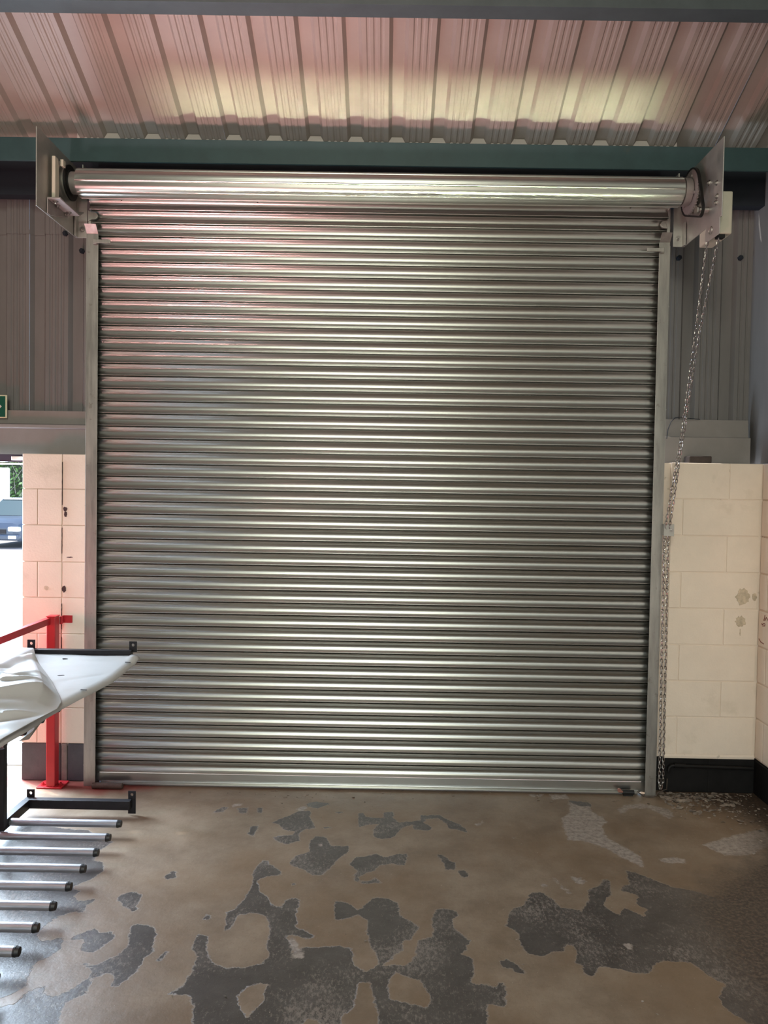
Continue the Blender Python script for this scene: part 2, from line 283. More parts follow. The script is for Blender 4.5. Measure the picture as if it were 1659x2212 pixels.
x0, x1, y0, y1 = gx[0], gx[-1], gy[0], gy[-1]
fl_v += [(-7, -7, 0), (x0, -7, 0), (x1, -7, 0), (3, -7, 0), (-7, y0, 0), (x0, y0, 0), (x1, y0, 0), (3, y0, 0), (-7, y1, 0), (x0, y1, 0), (x1, y1, 0), (3, y1, 0), (-7, 4.97, 0), (x0, 4.97, 0), (x1, 4.97, 0), (3, 4.97, 0)]
fl_f = quads.tolist() + [[n0 + a + 4 * k for a in (0, 1, 5, 4)] for k in range(3)] + [[n0 + a + 4 * k for a in (2, 3, 7, 6)] for k in range(3)] + [[n0 + 1, n0 + 2, n0 + 6, n0 + 5], [n0 + 9, n0 + 10, n0 + 14, n0 + 13]]
me = bpy.data.meshes.new('floor'); me.from_pydata(fl_v, [], fl_f); me.update()
for nm, arr in (('peel', peel), ('pale', pale), ('red_stain', redst), ('dirt', dirt)):
    at = me.attributes.new(nm, 'FLOAT', 'POINT'); at.data.foreach_set('value', np.concatenate([arr, np.full(16, -.3)]).astype(np.float32))
fm = bpy.data.materials.new('painted_concrete'); fm.use_nodes = True; t = fm.node_tree; N = t.nodes; L = t.links; bs = N['Principled BSDF']
geo = N.new('ShaderNodeNewGeometry')
def noise(sc, det=6, ro=.6, stretch=None):
    n = N.new('ShaderNodeTexNoise'); n.inputs['Scale'].default_value = sc; n.inputs['Detail'].default_value = det; n.inputs['Roughness'].default_value = ro
    if stretch:
        mp = N.new('ShaderNodeMapping'); mp.inputs['Scale'].default_value = stretch; L.new(geo.outputs['Position'], mp.inputs['Vector']); L.new(mp.outputs['Vector'], n.inputs['Vector'])
    else: L.new(geo.outputs['Position'], n.inputs['Vector'])
    return n.outputs['Fac']
def math_(op, a, b=None, clamp=False):
    m = N.new('ShaderNodeMath'); m.operation = op; m.use_clamp = clamp
    for i, q in enumerate((a, b)):
        if q is None: continue
        if isinstance(q, (int, float)): m.inputs[i].default_value = q
        else: L.new(q, m.inputs[i])
    return m.outputs[0]
def ramp(v, a, b, lo=0., hi=1.):
    m = N.new('ShaderNodeMapRange'); L.new(v, m.inputs['Value'])
    for k, q in (('From Min', a), ('From Max', b), ('To Min', lo), ('To Max', hi)): m.inputs[k].default_value = q
    return m.outputs['Result']
def mixc(f, a, b):
    m = N.new('ShaderNodeMix'); m.data_type = 'RGBA'
    if isinstance(f, (int, float)): m.inputs['Factor'].default_value = f
    else: L.new(f, m.inputs['Factor'])
    for k, q in (('A', a), ('B', b)):
        if isinstance(q, tuple): m.inputs[k].default_value = (*q, 1)
        else: L.new(q, m.inputs[k])
    return m.outputs['Result']
def attr(nm):
    a = N.new('ShaderNodeAttribute'); a.attribute_name = nm; return a.outputs['Fac']
wob = math_('MULTIPLY', math_('SUBTRACT', noise(26, 10, .82), .5), .07)
pe = math_('ADD', attr('peel'), wob)
pm = ramp(pe, -.0012, .0012)
rim = math_('SUBTRACT', 1., ramp(math_('ABSOLUTE', math_('ADD', pe, .002)), .0015, .0035), True)
pl = math_('ADD', attr('pale'), math_('MULTIPLY', math_('SUBTRACT', noise(30, 8, .75), .5), .08))
plm = ramp(pl, -.002, .008)
brown = mixc(ramp(noise(3.2, 8, .7), .38, .62), (.170, .120, .080), (.265, .200, .142))
brown = mixc(ramp(noise(1.1, 5, .65), .44, .60, 0, .6), brown, (.165, .100, .052))
brown = mixc(ramp(noise(60, 6, .75), .56, .68, 0, .45), brown, (.12, .08, .05))
grey = mixc(ramp(noise(9, 8, .7), .3, .7), (.042, .033, .029), (.086, .072, .064))
scf = math_('ADD', noise(75, 8, .85, (1, .5, 1)), math_('MULTIPLY', math_('SUBTRACT', noise(2.6, 4), .5), .5))
grey = mixc(ramp(scf, .52, .62, 0, .75), grey, (.25, .21, .18))
base = mixc(pm, brown, grey)
base = mixc(math_('MULTIPLY', rim, .42), base, (.30, .25, .205))
palec = mixc(ramp(noise(40, 6, .7), .42, .62), (.36, .305, .265), (.20, .165, .14))
base = mixc(plm, base, palec)
rs = ramp(math_('ADD', attr('red_stain'), math_('MULTIPLY', math_('SUBTRACT', noise(9, 6), .5), .16)), -.03, .09, 0, .8)
base = mixc(rs, base, (.24, .035, .03))
dm = ramp(math_('ADD', attr('dirt'), math_('MULTIPLY', math_('SUBTRACT', noise(8, 8, .75), .5), .34)), -.10, .10, 0, .93)
base = mixc(dm, base, mixc(ramp(noise(60, 6, .7), .45, .6), (.026, .018, .014), (.105, .070, .050)))
speck = ramp(noise(190, 2, .5), .735, .75, 0, .8)
base = mixc(speck, base, (.5, .45, .4))
L.new(base, bs.inputs['Base Color'])
L.new(math_('ADD', ramp(pm, 0, 1, .33, .27), math_('MULTIPLY', noise(7, 5), .16)), bs.inputs['Roughness'])
hgt = math_('ADD', math_('MULTIPLY', pm, -1.), math_('ADD', math_('MULTIPLY', noise(55, 8, .7), .35), math_('MULTIPLY', noise(4, 3), 1.2)))
bp = N.new('ShaderNodeBump'); bp.inputs['Strength'].default_value = .55; bp.inputs['Distance'].default_value = .006
L.new(hgt, bp.inputs['Height']); L.new(bp.outputs['Normal'], bs.inputs['Normal'])
me.materials.append(fm)
link('floor', me, kind='structure')

# ---------------------------------------------------------------- ceiling: ribbed roof sheets rising from the eaves towards the camera
RZ = lambda Y: 3.975 + (4.77 - Y) * .432
def rib_line(x0, n, depth=.032):
    q = []
    for k in range(n):
        b = x0 + .25 * k
        q += [(b, 0), (b + .020, depth), (b + .085, depth), (b + .103, 0)]
        for c in (.138, .176, .213): q += [(b + c - .011, 0), (b + c - .005, .0055), (b + c + .005, .0055), (b + c + .011, 0)]
    q.append((x0 + .25 * n, 0)); return q
ceil = structure('ceiling', 'cream ribbed roof sheeting sloping down to the eaves above the shutter')
rl = rib_line(0, 4)
mb = MB(); Ya, Yb = 4.93, -1.2
n = len(rl)
mb.add([(a, Ya, RZ(Ya) + d) for a, d in rl] + [(a, Yb, RZ(Yb) + d) for a, d in rl], [(i, i + 1, n + i + 1, n + i) for i in range(n - 1)])
sheet = link('roof_sheet', mb.mesh('roof_sheet', M['roof']), ceil); sheet.location = (-6.03, 0, 0)
for k in range(1, 10): copy(sheet, ceil, (-6.03 + k, 0, (k % 2) * .0006))
mb = MB()
mb.add([(a, Yb, RZ(Yb) + d) for a, d in rl] + [(a, -6.6, RZ(Yb) - 5.4 * .432 + d) for a, d in rl], [(i, i + 1, n + i + 1, n + i) for i in range(n - 1)])
sheet = link('roof_sheet', mb.mesh('roof_sheet', M['roof']), ceil); sheet.location = (-6.03, 0, 0)
for k in range(1, 10): copy(sheet, ceil, (-6.03 + k, 0, (k % 2) * .0006))

# eaves beam, roof purlin and sheeting rails
def trim(name, label, mb, m, **k):
    o = ob(name, mb, m, **k); o['kind'] = 'structure'; o['label'] = label; return o
trim('trim_1', 'teal painted steel eaves beam running above the roller', MB().prism([(4.55, 3.752), (4.55, 3.888), (4.62, 3.888), (4.62, 3.882), (4.556, 3.882), (4.556, 3.758), (4.566, 3.758), (4.566, 3.752)], 'x', -6.5, 2.3), M['teal'], bevel=.002)
trim('trim_2', 'dark teal roof purlin crossing the top of the picture', MB().prism([(3.80, 4.215), (3.905, 4.215), (3.905, 4.221), (3.806, 4.221), (3.806, 4.375), (3.80, 4.375)], 'x', -6.5, 2.3), M['purlin'], bevel=.001)
trim('trim_3', 'dark boxes added to stand for the shadowed void behind the eaves beam', MB().box((-6.5, 4.84, 3.66), (2.40, 4.92, 3.93)).box((-1.83, 4.80, 3.37), (1.66, 4.83, 3.93)), M['dark'])  # near-black colour paints the shade of the void under and behind the beam
filler = MB()
fl = rib_line(-6.03, 34)
fl = [q for q in fl if -1.95 < q[0] < 1.75]
filler.add([(a, 4.756, RZ(4.756) + d - .002) for a, d in fl] + [(a, 4.756, 3.90) for a, d in fl], [(i, i + 1, len(fl) + i + 1, len(fl) + i) for i in range(len(fl) - 1)])
trim('trim_4', 'pale profiled eaves filler between the teal beam and the roof sheets', filler, M['white'])

# ---------------------------------------------------------------- back wall: cladding above, painted blocks below
back = structure('wall_back', 'painted block wall with ribbed cladding above it')
def clad(x0, n, z0, z1, parent, Y=4.98):
    rl = rib_line(0, n, .03); m = MB(); k = len(rl)
    m.add([(a, Y + d, z0) for a, d in rl] + [(a, Y + d, z1) for a, d in rl], [(i, k + i, k + i + 1, i + 1) for i in range(k - 1)])
    o = link('cladding_sheet', m.mesh('cladding_sheet', M['clad']), parent); o.location = (x0, 0, 0); return o
for k in range(5):
    clad(-6.340 + k, 4, 2.02, 3.49, back, 4.98 - .0006 * (k % 2))
    clad(-6.340 + k, 4, 3.462, 3.95, back, 4.974 - .0006 * (k % 2))
for k in range(2): clad(1.630 + k, 4 if k == 0 else 2, 2.02, 3.95, back, 4.98 - .0006 * (k % 2))
for (x, z) in ((1.853, 3.37), (2.247, 3.376), (-2.107, 3.466), (-1.999, 3.356), (-2.62, 3.37)):
    ob('bolt', MB().cyl((x, 4.985, z), (x, 4.962, z), .017, n=6).cyl((x, 4.962, z), (x, 4.955, z), .011, n=8), M['dark'], back)
# sheeting rails
trim('trim_5', 'grey steel sheeting rail with a bright lip left of the shutter', MB().prism([(4.93, 2.32), (4.93, 2.235), (4.86, 2.225), (4.86, 2.205), (4.885, 2.20), (4.885, 2.03), (4.95, 2.03), (4.95, 2.32)], 'x', -6.5, -1.86), M['rail'], bevel=.002)
trim('trim_6', 'grey steel sheeting rail over the block wall right of the shutter', MB().prism([(4.91, 2.328), (4.90, 2.216), (4.87, 2.212), (4.87, 2.04), (4.95, 2.04), (4.95, 2.328)], 'x', 1.70, 2.30), M['rail'], bevel=.002)
# blocks
TOPR, CO = 2.045, .2247
def block(x0, x1, z0, z1, parent, m, Y=4.70, T=.10, J=.0028):
    j = rng.uniform(-.0012, .0012)
    return ob('block', MB().box((x0 + J, Y + j, z0 + J), (x1 - J, Y + T, z1 - J)), m, parent, bevel=.0035)
ob('mortar', MB().box((1.742, 4.705, .2), (2.31, 4.80, TOPR - .004)), M['mortar'], back)
for c in range(8):
    z1 = TOPR - CO * c; z0 = z1 - CO if c < 7 else .235
    xs = [1.742, 2.098 - .003 * c, 2.302] if c % 2 == 0 else [1.742, 1.816, 2.29]
    for a, b in zip(xs, xs[1:]): block(a, b, z0, z1, back, M['block'])
ob('plaster_ledge', MB().prism([(4.694, .213), (4.694, .228), (4.702, .240), (4.72, .240), (4.72, .213)], 'x', 1.742, 2.30), M['mortar'], back, bevel=.004)
for a, b in ((1.742, 2.02), (2.02, 2.305)): block(a, b, 0, .216, back, M['blackblock'], J=.0015)
ob('base_backing', MB().box((1.742, 4.703, 0), (2.31, 4.80, .214)), M['blackblock'], back)
ob('plaster_reveal', MB().box((1.668, 4.722, .215), (1.745, 4.80, TOPR - .005)), M['mortar'], back)
ob('plaster_reveal', MB().box((1.66, 4.724, 0), (1.745, 4.80, .215)), M['blackblock'], back)
# left pier
ob('mortar', MB().box((-2.244, 4.709, .22), (-1.85, 4.86, 2.03)), M['mortar'], back)
TOPL = 2.035
zl = [TOPL, 1.818, 1.595, 1.369, 1.146, .922, .692, .46, .237]
for c in range(8):
    xs = [-2.252, -2.004, -1.853] if c % 2 == 0 else [-2.252, -2.155, -2.004, -1.853]
    for a, b in zip(xs, xs[1:]): block(a, b, zl[c + 1], zl[c], back, M['block'], T=.18, J=.0018)
for a, b, m in ((-2.252, -2.004, 'litbase'), (-2.004, -1.965, 'bare'), (-1.965, -1.853, 'litbase')): block(a, b, 0, .237, back, M[m], T=.18, J=.002)
def blob(name, pts, Y, m, parent, th=.0012):
    return ob(name, MB().prism(pts, 'y', Y - th, Y + .001), m, parent)
def ragged(cx, cz, rx, rz, n=22, a=.22):
    return [(cx + rx * math.cos(t) * (1 + rng.uniform(-a, a)), cz + rz * math.sin(t) * (1 + rng.uniform(-a, a))) for t in np.linspace(0, 2 * math.pi, n, endpoint=False)]
for cx, cz, rx, rz, m in ((-1.985, 1.695, .012, .014, 'chip'), (-1.982, 1.664, .009, .018, 'chip'), (-1.99, 1.20, .012, .02, 'chip'), (-1.955, 1.398, .02, .003, 'chip'), (2.20, 1.222, .04, .05, 'stain'), (2.272, 1.225, .014, .022, 'stain'), (2.19, 1.07, .03, .032, 'stain'), (2.19, 1.005, .003, .022, 'stain'), (-2.10, 1.205, .014, .014, 'stain')):
    blob('paint_chip' if m == 'chip' else 'stain', ragged(cx, cz, rx, rz), 4.699, M[m], back)
for za, zb in ((1.985, 1.72), (1.58, 1.42), (1.11, .95), (.90, .72)):
    pts = []; zs = np.linspace(za, zb, 14)
    pts = [(-2.004 - .0019 * rng.uniform(.1, 1), z) for z in zs] + [(-2.004 + .0019 * rng.uniform(.1, 1), z) for z in zs[::-1]]
    blob('crack', pts, 4.7015, M['chip'], back, .004)
# far left beyond the doorway and over it
ob('far_panel', MB().box((-6.5, 4.70, 0), (-3.32, 4.88, 2.03)), M['block'], back)

# right side wall: blocks, black base, cladding
side = structure('wall_right', 'painted block side wall at the right edge')
ob('mortar', MB().box((2.308, -6.6, .19), (2.42, 4.72, TOPR - .004)), M['mortar'], side)
ob('base_backing', MB().box((2.304, -6.6, 0), (2.40, 4.72, .2195)), M['blackblock'], side)
for c in range(9):
    z1 = TOPR - CO * c if c < 8 else .216; z0 = (z1 - CO if c < 7 else .225) if c < 8 else 0
    ys = [4.70, 4.60 if c % 2 else 4.38, 4.15 if c % 2 else 3.93, 3.70 if c % 2 else 3.48]
    for a, b in zip(ys, ys[1:]):
        j = rng.uniform(-.001, .001)
        ob('block', MB().box((2.30 + j, b + .0045, z0 + .0045), (2.40, a - .0045, z1 - .0045)), M['block'] if c < 8 else M['blackblock'], side, bevel=.0045)
ob('block_face', MB().box((2.30, -6.6, .222), (2.40, 3.475, TOPR)), M['block'], side)
ob('base_face', MB().box((2.30, -6.6, 0), (2.40, 3.475, .216)), M['blackblock'], side)
ob('cladding_face', MB().box((2.33, -6.6, TOPR), (2.42, 5.08, 9.2)), M['clad'], side)
M['marker'] = mat('red_brown_marker', (.26, .10, .075), .7)
for pts_ in ([(4.653, 1.069), (4.647, 1.062), (4.624, 1.074), (4.613, 1.073), (4.615, 1.059), (4.629, 1.058), (4.641, 1.055)], [(4.616, 1.126), (4.620, 1.104), (4.631, 1.091), (4.614, 1.094), (4.598, 1.115), (4.576, 1.099)], [(4.681, .969), (4.658, .954), (4.622, .949)]):
    ob('marker_stroke', MB().tube([(2.2995, a_, b_) for a_, b_ in pts_], .0035, 6), M['marker'], side)
left = structure('wall_left'); ob('block_face', MB().box((-6.6, -6.6, 0), (-6.5, 4.9, 9.2)), M['clad'], left)
rear = structure('wall_rear')
ob('rear_face', MB().box((-6.6, -6.6, 4.0), (2.42, -6.5, 9.2)).box((-6.6, -6.6, 0), (-2.6, -6.5, 4)).box((2.0, -6.6, 0), (2.42, -6.5, 4)), M['clad'], rear)

# ---------------------------------------------------------------- left doorway
d1 = structure('door_1', 'open doorway left of the painted pier')
ob('frame_head', MB().box((-3.32, 4.78, 1.985), (-2.25, 4.86, 2.03)), M['frame'], d1, bevel=.003)
ob('frame_head_trim', MB().box((-3.32, 4.77, 1.968), (-2.25, 4.86, 1.976)), M['white'], d1)
ob('frame_jamb', MB().box((-3.32, 4.78, 0), (-3.26, 4.86, 1.985)), M['frame'], d1, bevel=.003)
ob('threshold', MB().box((-3.32, 4.95, -.02), (-2.2, 4.985, .004)), M['rust'], d1)
t = thing('door_sensor', 'small pale pink sensor box on the dark door frame head', 'sensor', (-2.315, 4.765, 2.005))
ob('body', MB().box((-2.347, 4.752, 1.993), (-2.284, 4.78, 2.018)), M['white'], t, bevel=.004)
# ---------------------------------------------------------------- roller shutter
PT = .0762; Z0 = 1.4318 + H; YS = 4.661
XL, XR = -1.826, 1.667
sh = thing('roller_shutter', 'galvanised roller shutter of curved horizontal laths closing the wide doorway', 'shutter', (0, YS, 0))
# inside face of one lath, (y offset, z) from its top joint down; hollow towards the room
prof = [(.0175, .005), (.0165, -.001), (.010, -.0045), (.004, -.0052), (.0005, -.0068), (-.0008, -.0090), (.0002, -.0112), (.0022, -.0130)]
for a in np.linspace(0, 1, 15):
    zz = -.0140 - a * .0535; prof.append((.0028 + .0125 * math.sin(math.pi * a) ** .8, zz))
prof += [(.0016, -.0692), (-.0008, -.0708), (-.0010, -.0730), (.0004, -.0752), (.004, -.0764), (.010, -.0766), (.0178, -.0762)]
back_p = [(a + .0016, b) for a, b in prof]
poly = prof + back_p[::-1]
def lath_mesh():
    n = len(poly); k = len(prof); vs = []; fs = []
    for x in (XL, XR): vs += [(x, a, b) for a, b in poly]
    fs += [(i, (i + 1) % n, n + (i + 1) % n, n + i) for i in range(n)]
    for o, fl_ in ((0, 0), (n, 1)):
        for i in range(k - 1):
            q = (o + i, o + i + 1, o + n - 2 - i, o + n - 1 - i); fs.append(q if fl_ else q[::-1])
    m = MB(); m.add(vs, fs); return m.mesh('lath', M['lath'], 38)
LM = lath_mesh()
first = link('lath', LM, sh); first.location = (0, 0, Z0)
for k in range(-3, 42):
    if k == 0: continue
    o = copy(first, sh, (0, rng.uniform(-.0006, .0006), Z0 - k * PT)); o.rotation_euler = (math.radians(rng.uniform(-.35, .35)), 0, 0)
    if k < 0: o.location.y = (0, -.001, -.004, -.010)[-k]; o.rotation_euler = (math.radians((0, .7, 2.2, 4.5)[-k]), 0, 0)
# laths running back to the coil
for zt, yt, rx in ((Z0 + 3.97 * PT, -.034, 18), (Z0 + 4.75 * PT, -.085, 42)):
    o = copy(first, sh, (0, yt, zt)); o.rotation_euler = (math.radians(rx), 0, 0)
# coil: outer (street) faces of the laths, bulging away from the barrel
RC, YC, ZC = .080, 4.452, 3.585
co = [(.0, -.014), (.0022, -.014), (.0030, .0005), (.0045, .0015), (.007, .0005)]
for a in np.linspace(0, 1, 11): co.append((.009 + a * .055, .0005 + .0085 * math.sin(math.pi * a) ** .8))
co += [(.0665, .0005), (.0690, .0045), (.0720, .0052), (.0745, .0030), (.0762, -.004)]
def coil_mesh():
    k = len(co); vs = []
    for x in (XL + .022, XR - .012): vs += [(x, -b, -a) for a, b in co] + [(x, -b + .0016, -a) for a, b in co][::-1]
    n = 2 * k; fs = [(i, (i + 1) % n, n + (i + 1) % n, n + i) for i in range(n)]
    for o, f_ in ((0, 0), (n, 1)):
        for i in range(k - 1):
            q = (o + i, o + i + 1, o + n - 2 - i, o + n - 1 - i); fs.append(q if f_ else q[::-1])
    return MB().add(vs, fs).mesh('coiled_lath', M['lath'], 38)
CM = coil_mesh(); NC = 7
apo = RC * math.cos(math.pi / NC)
for k in range(NC):
    a = math.radians(-35) + 2 * math.pi * k / NC                # direction of the flat, 0 = towards the room
    c = link('coiled_lath', CM, sh)
    # flat spans from top corner downwards; local top at +half chord
    nrm = Vector((0, -math.cos(a), math.sin(a))); tan = Vector((0, math.sin(a), math.cos(a)))
    pos = Vector((0, YC, ZC)) + nrm * apo + tan * .0381
    c.rotation_euler = (-a, 0, 0); c.location = pos - Vector((0, YS, 0))
ob('barrel', MB().cyl((XL - .03, YC, ZC), (XR + .03, YC, ZC), .062, n=40), M['steel_end'], sh, smooth=40)
ob('barrel_end', MB().cyl((XR - .002, YC, ZC), (XR + .038, YC, ZC), .078, .074, n=40), M['steel_end'], sh, smooth=40, label='smooth grey drum end of the barrel')
# toothed wheel on the right end
sp = MB(); XS = XR + .042; nt_ = 44; pts = []
for i in range(nt_):
    for da, rr in ((-.3, .118), (-.16, .127), (.16, .127), (.3, .118)):
        a = 2 * math.pi * (i + da) / nt_; pts.append((YC + rr * math.cos(a), ZC + rr * math.sin(a)))
sp.prism(pts, 'x', XS, XS + .010)
ob('sprocket', sp, M['steel_end'], sh, label='round toothed drive wheel')
for a in (110, 200, 320):
    q = (XS, YC + .085 * math.cos(math.radians(a)), ZC + .085 * math.sin(math.radians(a)))
    ob('bolt', MB().cyl(q, (XS - .008, q[1], q[2]), .009, n=10), M['steel_end'], sh)
# end discs left
ob('end_disc', MB().cyl((XL - .034, YC, ZC), (XL - .026, YC, ZC), .098, n=40).cyl((XL - .026, YC, ZC), (XL - .02, YC, ZC), .07, n=40), M['oily'], sh, smooth=40)
# end locks of the third lath from the guide tops
for x0, s in ((XL, 1), (XR, -1)):
    zc = Z0 + 3 * PT - .040
    pts = [(x0 - s * .004, zc - .032), (x0 - s * .004, zc + .032), (x0 + s * .018, zc + .022)]
    pts += [(x0 + s * (.030 + .024 * math.cos(t)), zc + .022 * math.sin(t)) for t in np.linspace(math.pi / 2, -math.pi / 2, 9)] + [(x0 + s * .018, zc - .022)]
    e = ob('end_lock', MB().prism(pts, 'y', YS - .024, YS - .010), M['galv'], sh, bevel=.002, label='rounded end lock riveted to the lath end')
    for dz in (-.008, .008):
        ob('rivet', MB().cyl((x0 + s * .032, YS - .0235, zc + dz), (x0 + s * .032, YS - .028, zc + dz), .004, n=8), M['zinc'], e)
for x in (-1.63, 1.43, -.81):
    ob('fixing_hole', MB().cyl((x, 4.65, Z0 + 3.78 * PT), (x, 4.640, Z0 + 3.78 * PT), .006, n=10), M['chip'], sh)
# bottom rail, its corners trimmed where daylight shows through
zb = Z0 - 42 * PT
rail = MB()
rail.prism([(XL, zb - .004), (XR, zb - .004), (XR, .026), (1.617, .026), (1.606, .020), (1.584, .010), (1.575, .006), (-1.738, .006), (-1.745, .022), (-1.765, .030), (XL, .030)], 'y', YS + .001, YS + .004)
ob('bottom_rail', rail, M['lath'], sh)
ob('bottom_angle', MB().prism([(YS + .001, .024), (YS - .001, .024), (YS - .002, .020), (YS - .028, .017), (YS - .028, .012), (YS + .001, .014)], 'x', -1.74, 1.575), M['lath'], sh, bevel=.001)
ob('weather_strip', MB().box((-1.735, YS - .006, -.001), (1.57, YS + .004, .012)), M['steel_end'], sh)

# guides
def guide(x0, x1, inner, label, flare):
    g = thing('guide_rail', label, 'guide rail', ((x0 + x1) / 2, 4.66, 0))
    ztop = 3.355
    lip = .012
    f = MB().box((x0, 4.625, 0), (x1, 4.6285, ztop)).box((x0, 4.6975, 0), (x1, 4.70, ztop))
    ox = x0 if inner == x1 else x1; s = 1 if ox == x1 else -1
    f.box((min(ox, ox - s * .003), 4.6285, 0), (max(ox, ox - s * .003), 4.6975, ztop))
    ob('channel', f, M['guide'], g, bevel=.0015)
    ob('lead_in', MB().prism([(4.6248, ztop), (4.6290, ztop), (4.5885, ztop + .047), (4.585, ztop + .045)], 'x', x0 + .001, x1 - .001), M['guide'], g)
    # fixing angle behind the channel
    ob('fixing_angle', MB().box((min(ox, ox + s * .004), 4.632, 0), (max(ox, ox + s * .004), 4.72, 3.335)), M['galv'], g)
    ob('gap_shade_rust_strip', MB().box((min(ox + s * .004, ox + s * .011), 4.690, 0), (max(ox + s * .004, ox + s * .011), 4.72, 3.335)), M['rust'] if flare else M['dark'], g)  # left: dark colour paints the shade of the gap; right: rust
    ob('fixing_flange', MB().box((min(ox + s * .011, ox + s * .016), 4.665, 0), (max(ox + s * .011, ox + s * .016), 4.70, 3.335)), M['guide'], g)
    for z in (2.98, 2.36, 1.72, 1.1, .12):
        ob('bolt', bolt_mb((ox + s * .006, 4.655, z), (0, -1, 0), .005, .004), M['zinc'], g)
    # stop lug
    s = -s; zz = 3.304; lx = [inner - s * .0, inner - s * .075]
    ob('stop_lug', MB().box((min(inner - s * .022, inner + s * .078), 4.604, zz - .011), (max(inner - s * .022, inner + s * .078), 4.614, zz + .011)).box((min(inner - s * .026, inner - s * .004), 4.607, zz - .015), (max(inner - s * .026, inner - s * .004), 4.6255, zz + .015)), M['guide'], g, bevel=.0015, label='short welded stop lug')
    s = -s
    if flare:
        pts = [(x1 - .002, 3.335), (x1 - .042, 3.345), (x1 - .022, 3.40), (x1 - .016, 3.44), (x1 - .026, 3.475), (x1 - .010, 3.50), (x1 - .016, 3.545), (x1 - .002, 3.56)]
        ob('side_flare', MB().prism(pts, 'y', 4.6305, 4.634), M['galv'], g, label='pale curved guide plate above the channel')
    else:
        pts = [(x0 + .002, 3.35), (x0 + .022, 3.35), (x0 + .02, 3.42), (x0 + .006, 3.47), (x0 + .002, 3.47)]
        ob('side_flare', MB().prism(pts, 'y', 4.645, 4.649), M['galv'], g)
    return g
gl = guide(-1.832, -1.7615, -1.7615, 'galvanised guide rail on the left edge of the shutter', False)
guide(1.604, 1.668, 1.604, 'galvanised guide rail on the right edge of the shutter, beside the chain', True)
blob('lock_hole', [(-1.792, .545), (-1.785, .548), (-1.778, .538), (-1.776, .522), (-1.772, .512), (-1.774, .500), (-1.781, .498), (-1.783, .515), (-1.781, .528), (-1.787, .541)], 4.6245, M['chip'], gl).location = -wloc(gl)

# ---------------------------------------------------------------- end plates carrying the barrel
def plate(x, s, label):
    g = thing('mounting_plate', label, 'plate', (x, 4.62, 3.54))
    a, b = sorted((x, x - s * .005))
    ob('plate', MB().box((a, 4.118, 3.334), (b, 4.64, 3.752)), M['galv'], g, bevel=.001)
    a, b = sorted((x - s * .005, x + s * .064))
    ob('wall_angle', MB().box((a, 4.640, 3.334), (b, 4.646, 3.735)), M['galv'], g, bevel=.001)
    a, b = sorted((x + s * .004, x + s * .012))
    ob('angle_edge', MB().box((a, 4.60, 3.334), (b, 4.64, 3.47)), M['galv'], g)
    ob('bolt', bolt_mb((x + s * .035, 4.64, 3.383), (0, -1, 0), .011, .010), M['zinc'], g)
    a, b = sorted((x + s * .058, x + s * .064))
    ob('cleat', MB().box((a, 4.58, 3.66), (b, 4.64, 3.745)), M['galv'], g)
    return g
pl_ = plate(-1.90, 1, 'galvanised mounting plate at the left end of the barrel with a bolted bearing bracket')
ob('bearing_bracket', MB().prism([(4.235, 3.424), (4.50, 3.424), (4.56, 3.46), (4.56, 3.452), (4.50, 3.414), (4.235, 3.414)], 'x', -1.898, -1.822).prism([(4.235, 3.42), (4.235, 3.335), (4.27, 3.335), (4.50, 3.40), (4.50, 3.42)], 'x', -1.898, -1.892), M['steel_end'], pl_, bevel=.003, label='dark folded bracket under the bearing')
ob('bearing_plate', MB().prism([(4.262, 3.424), (4.312, 3.424), (4.318, 3.50), (4.312, 3.62), (4.300, 3.66), (4.262, 3.66)], 'x', -1.884, -1.864), M['cream'], pl_, bevel=.004, label='pale upright bearing plate')
ob('bearing_hub', MB().cyl((-1.900, YC, ZC), (-1.876, YC, ZC), .115, n=36).cyl((-1.876, YC, ZC), (-1.868, YC, ZC), .085, n=36), M['galv'], pl_, smooth=40)
for yy, xx in ((4.27, -1.866), (4.33, -1.880), (4.44, -1.862), (4.45, -1.886)):
    ob('bolt', bolt_mb((xx, yy, 3.414), (0, 0, -1), .010, .010), M['zinc'], pl_)
ob('bearing_key', MB().box((-1.864, 4.33, 3.632), (-1.848, 4.36, 3.668)), M['cream'], pl_)
pr = plate(1.755, -1, 'galvanised mounting plate at the right end beside the toothed wheel')
YP, ZP, XP = 4.30, 3.430, XS + .004
ob('pinion', MB().cyl((XP - .022, YP, ZP), (XP + .05, YP, ZP), .017, n=20).cyl((XP - .004, YP, ZP), (XP + .008, YP, ZP), .034, n=24).cyl((XP - .026, YP, ZP), (XP - .018, YP, ZP), .024, n=6), M['zinc'], pr, smooth=40, label='small bright drive pinion')
for yy, zz in ((4.19, 3.535), (4.29, 3.575), (4.18, 3.46), (4.19, 3.43)):
    ob('bolt', bolt_mb((1.755, yy, zz), (-1, 0, 0), .010, .010), M['zinc'], pr)
ob('lower_bracket', MB().box((1.750, 4.13, 3.245), (1.7545, 4.315, 3.333)), M['galv'], pr, bevel=.001)
ob('chain_ring', MB().tube([(1.748, 4.24 + .02 * math.cos(t), 3.297 + .02 * math.sin(t)) for t in np.linspace(0, 2 * math.pi, 20, endpoint=False)], .0035, 6, True), M['zinc'], pr, smooth=60)
